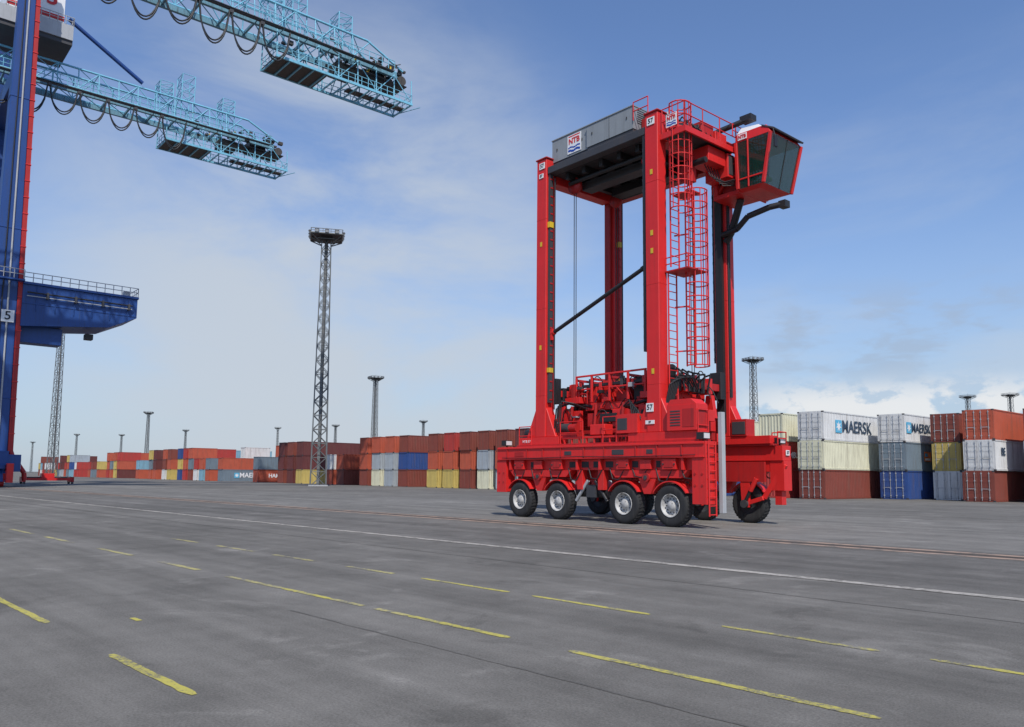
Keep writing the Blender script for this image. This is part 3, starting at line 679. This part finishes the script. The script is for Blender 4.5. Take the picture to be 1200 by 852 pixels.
while k<90:
    off=random.choice((0,0,0,6.5,13)); h=random.choice((2,3,2,3,3)) if k<70 else random.choice((2,2,3))
    for lev in range(h):
        if ncont>=298: break
        c=random.choice(pool)
        if random.random()<.4: container(k,off,lev,c,20)
        else: container(k,off,lev,c)
    k+=1
print("containers",ncont)

# ------------------------------------------------------------------ light masts
HM=39.3
mb=MB(); nb=18; zt_=HM-1.2
def hw(z): return 1.15-(1.15-.68)*z/zt_
cs=[(-1,-1),(1,-1),(1,1),(-1,1)]
zs=[zt_*(i/nb) for i in range(nb+1)]
for (a,c) in cs: mb.tube((a*hw(0),c*hw(0),0),(a*hw(zt_),c*hw(zt_),zt_),.12,GALV,6,.08)
for i in range(nb):
    z0,z1=zs[i],zs[i+1]
    for j in range(4):
        p=cs[j];q=cs[(j+1)%4]
        P=lambda c,z:(c[0]*hw(z),c[1]*hw(z),z)
        mb.tube(P(p,z0),P(q,z1),.055,GALV,4); mb.tube(P(q,z0),P(p,z1),.055,GALV,4); mb.tube(P(p,z1),P(q,z1),.05,GALV,4)
mb.box(-.25,.25,.4,.46,0,zt_,GALV); mb.tube((.2,0,0),(.2,0,zt_),.07,DARK,5)
tower_me=mb.mesh("lattice_tower")
mb=MB(); mb.box(-1.4,1.4,-1.4,1.4,-.6,.15,GREYLT)
foot_me=mb.mesh("footing")
mb=MB()
D=2.35
def sq(R,z,r): mb.path([(-R,-R,z),(R,-R,z),(R,R,z),(-R,R,z),(-R,-R,z)],r,GALV,5)
sq(D,zt_+.05,.13); sq(D,zt_+.75,.06); sq(D,zt_+.42,.04); sq(1.3,zt_-.45,.08)
for i in range(9):
    u=-D+2*D*i/8
    for s_ in(-1,1):
        mb.tube((u,s_*D,zt_),(u,s_*D,zt_+.75),.03,GALV,4); mb.tube((s_*D,u,zt_),(s_*D,u,zt_+.75),.03,GALV,4)
for (a,c) in cs:
    mb.tube((.7*a,.7*c,zt_-1.1),(D*a,D*c,zt_),.09,GALV,4)
    mb.tube((.7*a,.7*c,zt_-1.0),(D*a,0,zt_),.06,GALV,4)
mb.box(-D+.1,D-.1,-D+.1,D-.1,zt_-.04,zt_+.04,DARK); mb.box(-.9,.9,-.9,.9,zt_-.6,zt_-.05,DARK)
mb.tube((0,0,zt_),(0,0,zt_+1.6),.03,GALV,5)
head_me=mb.mesh("lamp_platform")
mb=MB(); mb.box(-.15,.15,-.3,.3,-.2,.2,DARK); mb.box(.151,.17,-.26,.26,-.17,.17,LAMPG)
flood_me=mb.mesh("floodlight")
masts=[(-28.9,120),(-51.7,300),(-109,190),(-223,488),(74.4,244),(199,346),(212,337),(-60,541),(-427,783),(-383,783),(-281,687),(-132,597),(-187,637),(-600,1000)]
for i,(x,y) in enumerate(masts):
    e=empty("light_mast",(x,y,0),random.uniform(0,.6) if i else .25)
    tag(e,"tall lattice floodlight mast with flat platform behind the containers" if i!=2 else "tall lattice floodlight mast beyond the crane","light mast","lattice floodlight masts")
    if i==2: e.scale=(.75,.75,1)
    for nm,me in(("lattice_tower",tower_me),("lamp_platform",head_me),("footing",foot_me)):
        o=bpy.data.objects.new(nm,me); COL.objects.link(o); o.parent=e
        if nm=="lamp_platform": hd=o
    if i in(0,1,4,2,3):
        for k in range(12):
            sd=k//3; u=(-1+k%3)*1.5; a=sd*math.pi/2; R_=D+.18
            o=bpy.data.objects.new("floodlight",flood_me); COL.objects.link(o); o.parent=hd; o.location=(R_*math.cos(a)-u*math.sin(a),R_*math.sin(a)+u*math.cos(a),zt_+.38); o.rotation_euler=(0,rad(30),a)

# ------------------------------------------------------------------ quay cranes
HB=52.0
def crane(origin,xt,number,main):
    R=empty("quay_crane",(origin[0],origin[1],0),math.atan2(.65,.76))
    tag(R,"blue quay crane with red riser and light blue lattice boom" if main else "quay crane with light blue lattice boom carrying cable loops","quay crane","quay cranes")
    for x in(0,-30):
        for s_ in(-1,1):
            mb=MB(); y=s_*9; zt=70 if x==0 else 60
            mb.hexa([(x-1.5,y-1.3,4),(x+1.3,y-1.3,4),(x+1.3,y+1.3,4),(x-1.5,y+1.3,4)],[(x-.8,y-.7,zt),(x+.7,y-.7,zt),(x+.7,y+.7,zt),(x-.8,y+.7,zt)],BLUE)
            for z in (10,30,46):
                t=(z-4)/(zt-4); wx0=1.5-.7*t+.05; wx1=1.3-.6*t+.05; wy=1.3-.6*t+.05; mb.box(x-wx0,x+wx1,y-wy,y+wy,z,z+.2,BLUE)
            lg=mb.obj("leg",R,.04)
            if x==0 and s_<0:
                mb=MB()
                mb.hexa([(1.32,-10.4,4),(1.85,-10.4,4),(1.85,-9.8,4),(1.32,-9.8,4)],[(.72,-9.85,zt),(1.15,-9.85,zt),(1.15,-9.3,zt),(.72,-9.3,zt)],RED2)
                for z in range(6,68,2):
                    t=(z-4)/(zt-4); a0=1.28-.6*t; mb.box(a0,a0+.63-.1*t,-10.46+.55*t,-9.76+.6*t,z,z+.10,RED)
                mb.path([(1.6,-10.1,4.2),(1.9,-10.3,3.2),(2.5,-10.6,2.4),(3.0,-10.8,1.6),(3.1,-10.8,.7)],.26,RED2,10)
                mb.obj("red_riser",lg)
                mb=MB(); mb.tube((.3,-10.45,4),(.1,-9.85,60),.10,GREYLT,8); mb.tube((-.4,-10.45,4),(-.3,-9.85,60),.07,BLACK,8); mb.obj("conduit",lg)
                mb=MB(); mb.box(-.35,.95,y-1.40,y-1.2,18.9,20.3,WHITE); pl=mb.obj("number_plate",lg); lettering(number,1.4,pl,(.3,y-1.43,19.6),FY,LETK,bold=.02)
        mb=MB(); mb.box(x-1.0,x+1.0,-13.5,13.5,2.4,3.995,BLUE); mb.obj("sill_beam",R,.03)
        for s_ in(-1,1):
            mb=MB()
            for t in(-4.2,-1.4,1.4,4.2):
                yc=s_*9+t
                mb.prism([(yc-1.25,.6),(yc+1.25,.6),(yc+.5,2.0),(yc-.5,2.0)],'x',x-.5,x+.5,BLUE)
                mb.box(x+.51,x+.9,yc-.35,yc+.35,.75,1.5,RED)
                for d in(-.7,.7):
                    mb.tube((x-.25,yc+d,.45),(x+.6,yc+d,.45),.42,RED2,16); mb.tube((x+.6,yc+d,.45),(x+.66,yc+d,.45),.15,DARK,10)
            mb.box(x-.6,x+.6,s_*9-5.4,s_*9+5.4,2.0,2.39,BLUE); mb.box(x+.65,x+1.3,s_*9-6.2,s_*9-5.5,.5,2.6,RED); mb.box(x+.9,x+2.2,s_*9-4.5,s_*9-2.6,1.7,3.6,BLUE); mb.box(x+1.0,x+2.0,s_*9+2,s_*9+4,.5,2.6,BLUE); mb.box(x+2.21,x+2.25,s_*9-4.3,s_*9-2.8,2.0,3.2,WHITE)
            mb.obj("bogie",R,.02)
        mb=MB(); mb.box(x-.9,x+.9,-7.9,7.9,48.2,50.2,BLUE); mb.obj("portal_beam",R,.04)
        mb=MB(); mb.box(x-1.1,x+1.1,-7.65,7.65,17.5,19.5,BLUE); mb.obj("portal_beam",R,.04)
    for s_ in(-1,1):
        mb=MB(); mb.box(-28.4,-1.6,s_*9-.8,s_*9+.8,18,20.5,BLUE); mb.obj("portal_beam",R,.04)
    if main:
        mb=MB()
        mb.prism([(1.6,18.6),(11.0,19.6),(14.2,21.2),(14.2,23.6),(1.6,23.6)],'y',-10.4,-4.0,BLUE)
        mb.box(1.6,14.3,-10.6,-3.9,23.602,23.9,BLUE)
        mb.box(1.6,6.2,-9.2,-7.0,16.9,18.9,BLUE)
        for x in range(3,14,2): mb.box(x,x+.10,-10.50,-10.4,20.5,23.59,BLUE)
        mb.box(1.6,14.1,-10.46,-10.4,21.3,21.5,BLUE)
        mb.tube((2,-10.9,22.6),(13.5,-10.9,22.6),.10,BLACK,6); mb.tube((2,-10.75,22.2),(13.5,-10.75,22.2),.06,GREYLT,6)
        for x in(4,7,10,13): mb.box(x,x+.25,-11.0,-10.51,22.0,22.8,DARK)
        for x in(5,9): mb.box(x,x+.9,-8,-7,18.2,18.9,DARK)
        mb.obj("cantilever_platform",R,.03)
        mb=MB(); rail(mb,[(1.6,-10.5,23.9),(14.2,-10.5,23.9),(14.2,-4,23.9)],1.1,.05,GREYLT); mb.box(12.6,13.3,-10.2,-9.2,23.902,24.5,GREYLT)
        mb.obj("railing",R)
        mb=MB(); rail(mb,[(-1.6,-11.6,23.9),(1.5,-11.6,23.9)],1.1,.05,GREYLT); mb.box(-1.6,1.58,-11.7,-10.65,23.7,23.88,BLUE); mb.obj("railing",R)
        mb=MB(); mb.box(-2.5,6.0,-4.2,3.5,57.2,57.8,DARK); mb.box(-2.5,6.0,-4.4,3.7,57.802,59.8,GREYLT); mb.box(-1.5,4.9,-4.0,3.2,59.802,65,WHITE); mb.box(-1.5,4.91,-4.05,3.2,60.2,60.8,LETR)
        mb.box(4.905,4.93,-3.8,2.8,60.9,61.2,LETR)
        mh=mb.obj("machinery_house",R,.03)
        lettering("3",3.0,mh,(3.4,-4.06,62.9),FY,LETR,bold=.05)
        rb=MB(); rail(rb,[(-2.5,-4.4,59.8),(6.0,-4.4,59.8),(6.0,3.6,59.8)],1.1,.05,GREYLT); rb.obj("railing",mh)
        mb=MB(); mb.tube((5.9,-1.6,62),(15.5,-1.6,56.3),.28,BLUE,10); mb.obj("stay_tie",R)
    xs=-40
    bm_=MB()
    for s_ in(-1,1): bm_.box(xs,xt-1,s_*1.8-.2,s_*1.8+.2,HB,HB+.62,BOOMG)
    for x in range(int(xs),int(xt),3): bm_.box(x,x+.22,-1.56,1.56,HB+.2,HB+.5,BOOMG)
    bm_.box(xs,xt-2,-3.1,-2.5,HB+.1,HB+.18,DARK)
    for x in range(int(xs),int(xt)-3,3): bm_.tube((x,-1.5,HB+.3),(x+3,1.5,HB+.3),.08,LBLUE,4); bm_.tube((x,-3.0,HB+.08),(x,-2.0,HB+.08),.07,BOOMG,4)
    bo=bm_.obj("boom",R)
    mb=MB(); zt2=HB+3.7
    for s_ in(-1,1):
        mb.tube((xs,s_*1.4,zt2),(xt-5,s_*1.4,zt2),.14,LBLUE,6)
        mb.tube((xs,s_*1.8,HB+.76),(xt-1,s_*1.8,HB+.76),.13,LBLUE,6)
        x=xs;k=0
        while x<xt-6:
            mb.tube((x,s_*1.8,HB+.8),(x,s_*1.4,zt2),.08,LBLUE,5)
            a,c=(x,x+2.5) if k%2 else (x+2.5,x)
            mb.tube((a,s_*1.8,HB+.8),(c,s_*1.4,zt2),.07,LBLUE,5)
            if s_>0: mb.tube((x,-1.4,zt2),(x+2.5 if k%2 else x,1.4,zt2),.06,LBLUE,5)
            x+=2.5;k+=1
    rail(mb,[(xs,-3.1,HB+.2),(xt-2,-3.1,HB+.2)],1.2,.045,LBLUE)
    for (cx,hh) in ((xt-14,4.2),(xt-17,2.2),(xt-8,2.4)):
        q=[(cx-.9,-1.2),(cx+.9,-1.2),(cx+.9,1.2),(cx-.9,1.2)]
        for (a,b_) in q: mb.tube((a,b_,HB+1),(a,b_,zt2+hh),.08,LBLUE,5)
        for i in range(4):
            p,r_=q[i],q[(i+1)%4]
            for j in range(3):
                z0=zt2+hh*j/3;z1=zt2+hh*(j+1)/3
                mb.tube((*p,z0),(*r_,z1),.05,LBLUE,4); mb.tube((*p,z1),(*r_,z1),.05,LBLUE,4)
    for s_ in(-1,1): mb.tube((xt-5,s_*1.4,zt2),(xt,s_*1.8,HB+1.2),.13,LBLUE,6)
    mb.obj("lattice_truss",bo)
    mb=MB(); zp=HB-2.8; x0_=xt-17; x1_=xt+1.2; hy=2.2
    mb.box(x0_,x0_+6.5,-hy+.05,hy-.05,zp-.2,zp,GRIME); mb.box(xt-7,x1_,-.5,.5,zp-.15,zp,GRIME)
    for s_ in(-1,1): mb.box(x0_-.1,x1_+.1,s_*hy-.10,s_*hy+.10,zp-.28,zp+.02,LBLUE)
    x=x0_;k=0
    while x<x1_:
        mb.box(x,x+.16,-hy+.13,hy-.13,zp-.36,zp-.21,LBLUE)
        if x>x0_+6.5: mb.tube((x,-hy if k%2 else hy,zp-.1),(x+1.5,hy if k%2 else -hy,zp-.1),.06,LBLUE,4)
        x+=1.5;k+=1
    rail(mb,[(x0_,-hy,zp),(x1_,-hy,zp),(x1_,hy,zp),(x0_,hy,zp),(x0_,-hy,zp)],1.1,.04,LBLUE)
    nx=7
    for i in range(nx+1):
        x=x0_+(x1_-x0_)*i/nx; xn=x0_+(x1_-x0_)*(i+1)/nx
        for s_ in(-1,1):
            mb.tube((x,s_*hy,zp),(x,s_*2.0,HB+.3),.08,LBLUE,5)
            if i<nx:
                if i%2: mb.tube((x,s_*hy,zp),(xn,s_*2.0,HB+.2),.06,LBLUE,5)
                else: mb.tube((xn,s_*hy,zp),(x,s_*2.0,HB+.2),.06,LBLUE,5)
    mb.obj("service_platform",bo)
    mb=MB()
    mb.box(xt-9,xt-6.5,-1.2,1.2,HB-1.4,HB-.2,GRIME); mb.box(xt-4.5,xt-2,-1.2,1.2,HB-.8,HB+.7,BLACK)
    mb.tube((xt-.2,-2.0,HB-.1),(xt-.2,2.0,HB-.1),.6,GRIME,14); mb.tube((xt-1.8,-1.9,HB+1.2),(xt-1.8,1.9,HB+1.2),.45,BLACK,12)
    for k in range(60):
        x=xt-16+16.6*random.random()**.5; y=random.uniform(-2.1,2.1); z=HB+random.uniform(-.5,1.8 if x>xt-7 else 1.0); a,c,e_=[random.uniform(.08,.35) for _ in range(3)]
        mb.box(x-a,x+a,y-c,y+c,z,z+e_*1.4,random.choice((GRIME,BLACK,DARK,GRIME,BOOMG,YEL if random.random()<.2 else GRIME)))
    for k in range(20):
        x=xt-15+14*random.random(); y=random.choice((-2.0,-1.9,1.9)); z=HB+random.uniform(-.4,1.8)
        mb.tube((x,y,z),(x+random.uniform(-1.2,1.2),y+random.uniform(-.3,.3),z+random.uniform(-.8,.6)),.06,GRIME,5)
    mb.box(xt-8,xt+.8,-1.6,1.6,HB-.5,HB-.42,DARK)
    mb.obj("boom_tip_machinery",bo)
    mb=MB(); x=xs+2
    while x<xt-17:
        sag=random.uniform(3.6,4.6)
        for yy,dz in((-2.9,sag),(-2.75,sag-.4)):
            pts=[(x+3.3*t,yy,HB-.1-dz*(1-(2*t-1)**2)**.55) for t in [i/12 for i in range(13)]]
            mb.path(pts,.09,BLACK,5)
        mb.box(x-.2,x+.2,-3.0,-2.6,HB-.4,HB-.03,DARK)
        x+=3.5
    mb.obj("festoon_cable",bo)
    mb=MB(); mb.box(xs+2,xt-17,-3.0,-2.6,HB-.02,HB+.09,DARK); mb.obj("festoon_rail",bo)
    return R
crane((-65.3,98.3),35.9,"5",True)
crane((-57.1,63.3),54.6,"4",False)

e=empty("container_spreader",(-66,114,0),RC); tag(e,"red steel container spreader frame resting on the asphalt","container spreader")
mb=MB()
for y in(-1.1,1.1): mb.box(-3,3,y-.15,y+.15,.5,.85,RED)
for x in(-3,3): mb.box(x-.2,x+.2,-1.2,1.2,.3,1.0,RED2); mb.box(x-.15,x+.15,-1.2,-1.0,.01,.3,DARK); mb.box(x-.15,x+.15,1.0,1.2,.01,.3,DARK)
for x in(-1.5,0,1.5): mb.beam((x,-1.1,.7),(x,1.1,.7),.2,.2,RED)
mb.box(-.8,.8,-.6,.6,.85,1.5,RED); mb.tube((-2.6,0,.9),(2.6,0,.9),.1,BLACK,8)
mb.obj("spreader_frame",e)

# ------------------------------------------------------------------ light, sky
SUNEL=rad(50); SUNROT=math.atan2(.15,-.99)
w=bpy.data.worlds.new("World"); scene.world=w; w.use_nodes=True; nt=w.node_tree; L=nt.links
bg=nt.nodes['Background']; bg.inputs['Strength'].default_value=.12
sky=node(nt,'ShaderNodeTexSky'); sky.sky_type='NISHITA'; sky.sun_disc=False; sky.sun_elevation=SUNEL; sky.sun_rotation=SUNROT
sky.air_density=1.0; sky.dust_density=.6; sky.ozone_density=2.0
tc=node(nt,'ShaderNodeTexCoord'); sx=node(nt,'ShaderNodeSeparateXYZ'); L.new(tc.outputs['Generated'],sx.inputs[0])
def M(op,a,b_=None,clamp=False):
    k=node(nt,'ShaderNodeMath',operation=op); k.use_clamp=clamp
    for i,v in enumerate((a,b_)):
        if v is None: continue
        if isinstance(v,(int,float)): k.inputs[i].default_value=v
        else: L.new(v,k.inputs[i])
    return k.outputs[0]
z=M('MAXIMUM',sx.outputs['Z'],0.0); zd=M('ADD',z,.12)
px=M('DIVIDE',sx.outputs['X'],zd); py=M('DIVIDE',sx.outputs['Y'],zd)
cb=node(nt,'ShaderNodeCombineXYZ'); L.new(px,cb.inputs[0]); L.new(M('MULTIPLY',py,.8),cb.inputs[1])
def nz(src,sc,det,ro,dist,off,st=(1,1,1)):
    mp=node(nt,'ShaderNodeMapping'); mp.inputs['Location'].default_value=off; mp.inputs['Scale'].default_value=st; L.new(src,mp.inputs[0])
    n=node(nt,'ShaderNodeTexNoise'); n.inputs['Scale'].default_value=sc;n.inputs['Detail'].default_value=det;n.inputs['Roughness'].default_value=ro;n.inputs['Distortion'].default_value=dist
    L.new(mp.outputs[0],n.inputs['Vector']); return n.outputs['Fac']
def RG(x,a,c,lo=0,hi=1):
    r=node(nt,'ShaderNodeMapRange'); r.interpolation_type='SMOOTHSTEP'; r.inputs[1].default_value=a;r.inputs[2].default_value=c;r.inputs[3].default_value=lo;r.inputs[4].default_value=hi; L.new(x,r.inputs[0]); return r.outputs[0]
def toward(az,el,a,c):
    d=(math.sin(rad(az))*math.cos(rad(el)),math.cos(rad(az))*math.cos(rad(el)),math.sin(rad(el)))
    v=node(nt,'ShaderNodeVectorMath',operation='DOT_PRODUCT'); L.new(tc.outputs['Generated'],v.inputs[0]); v.inputs[1].default_value=d
    return RG(v.outputs['Value'],math.cos(rad(a)),math.cos(rad(c)))
n_a=nz(cb.outputs[0],.9,7,.6,.6,(3,1,0)); n_b=nz(tc.outputs['Generated'],2.9,7,.58,.35,(1.2,5,.4),(1,1,2.4))
veil=M('MULTIPLY',toward(-13,12,25,3),RG(n_b,.26,.66))
wisp=M('MULTIPLY',RG(n_a,.48,.82),RG(z,.60,.32))
low=M('MULTIPLY',RG(nz(tc.outputs['Generated'],3.4,6,.55,.2,(2,2,1),(1,1,3.2)),.44,.66),RG(z,.32,.12))
fac=M('MAXIMUM',M('MAXIMUM',M('MULTIPLY',wisp,.34),M('MULTIPLY',low,.42)),M('MULTIPLY',veil,.88))
haze=RG(z,.40,-.05,0,.80)
tint=node(nt,'ShaderNodeMix',data_type='RGBA'); tint.blend_type='MULTIPLY'; tint.inputs['Factor'].default_value=1; tint.inputs['B'].default_value=(1.02,1.13,1.34,1)
L.new(sky.outputs[0],tint.inputs['A'])
def layer(prev,colr,f):
    k=node(nt,'ShaderNodeMix',data_type='RGBA'); k.inputs['B'].default_value=(*colr,1); L.new(prev,k.inputs['A']); L.new(f,k.inputs['Factor']); return k.outputs['Result']
c1=layer(tint.outputs['Result'],(3.3,4.1,5.1),haze)
c2=layer(c1,(4.7,5.15,5.7),fac)
cum=M('MULTIPLY',RG(nz(tc.outputs['Generated'],20,6,.6,.1,(0,0,0),(1,1,1.7)),.42,.54),M('MULTIPLY',M('MULTIPLY',RG(z,.125,.085),RG(z,.03,.07)),toward(26,5,12,5)))
c3=layer(c2,(6.9,7.0,7.1),M('MULTIPLY',cum,.9))
gry=M('MULTIPLY',RG(nz(tc.outputs['Generated'],11,5,.55,.2,(5,1,3),(1,1,3)),.48,.64),M('MULTIPLY',RG(z,.24,.18),M('MULTIPLY',RG(z,.10,.14),toward(25,10,12,5))))
c4=layer(c3,(3.1,3.6,4.4),M('MULTIPLY',gry,.45))
L.new(c4,bg.inputs['Color'])
sun=bpy.data.lights.new("sun",'SUN'); sun.energy=3.9; sun.angle=rad(.53); sun.color=(1,.955,.89)
so=bpy.data.objects.new("sun",sun); COL.objects.link(so)
d=Vector((math.sin(SUNROT)*math.cos(SUNEL),math.cos(SUNROT)*math.cos(SUNEL),math.sin(SUNEL)))
so.rotation_euler=d.to_track_quat('Z','Y').to_euler()

# ------------------------------------------------------------------ camera
cam=bpy.data.cameras.new("camera"); co=bpy.data.objects.new("camera",cam); COL.objects.link(co)
cam.sensor_width=36; cam.lens=28; cam.clip_end=9000; cam.clip_start=.1; cam.shift_y=.0283
co.matrix_world=Matrix.Translation((0,0,1.75))@Matrix.Rotation(rad(96),4,'X')@Matrix.Rotation(rad(.57),4,'Z')
scene.camera=co
scene.view_settings.view_transform='Standard'; scene.view_settings.look='None'; scene.view_settings.exposure=0
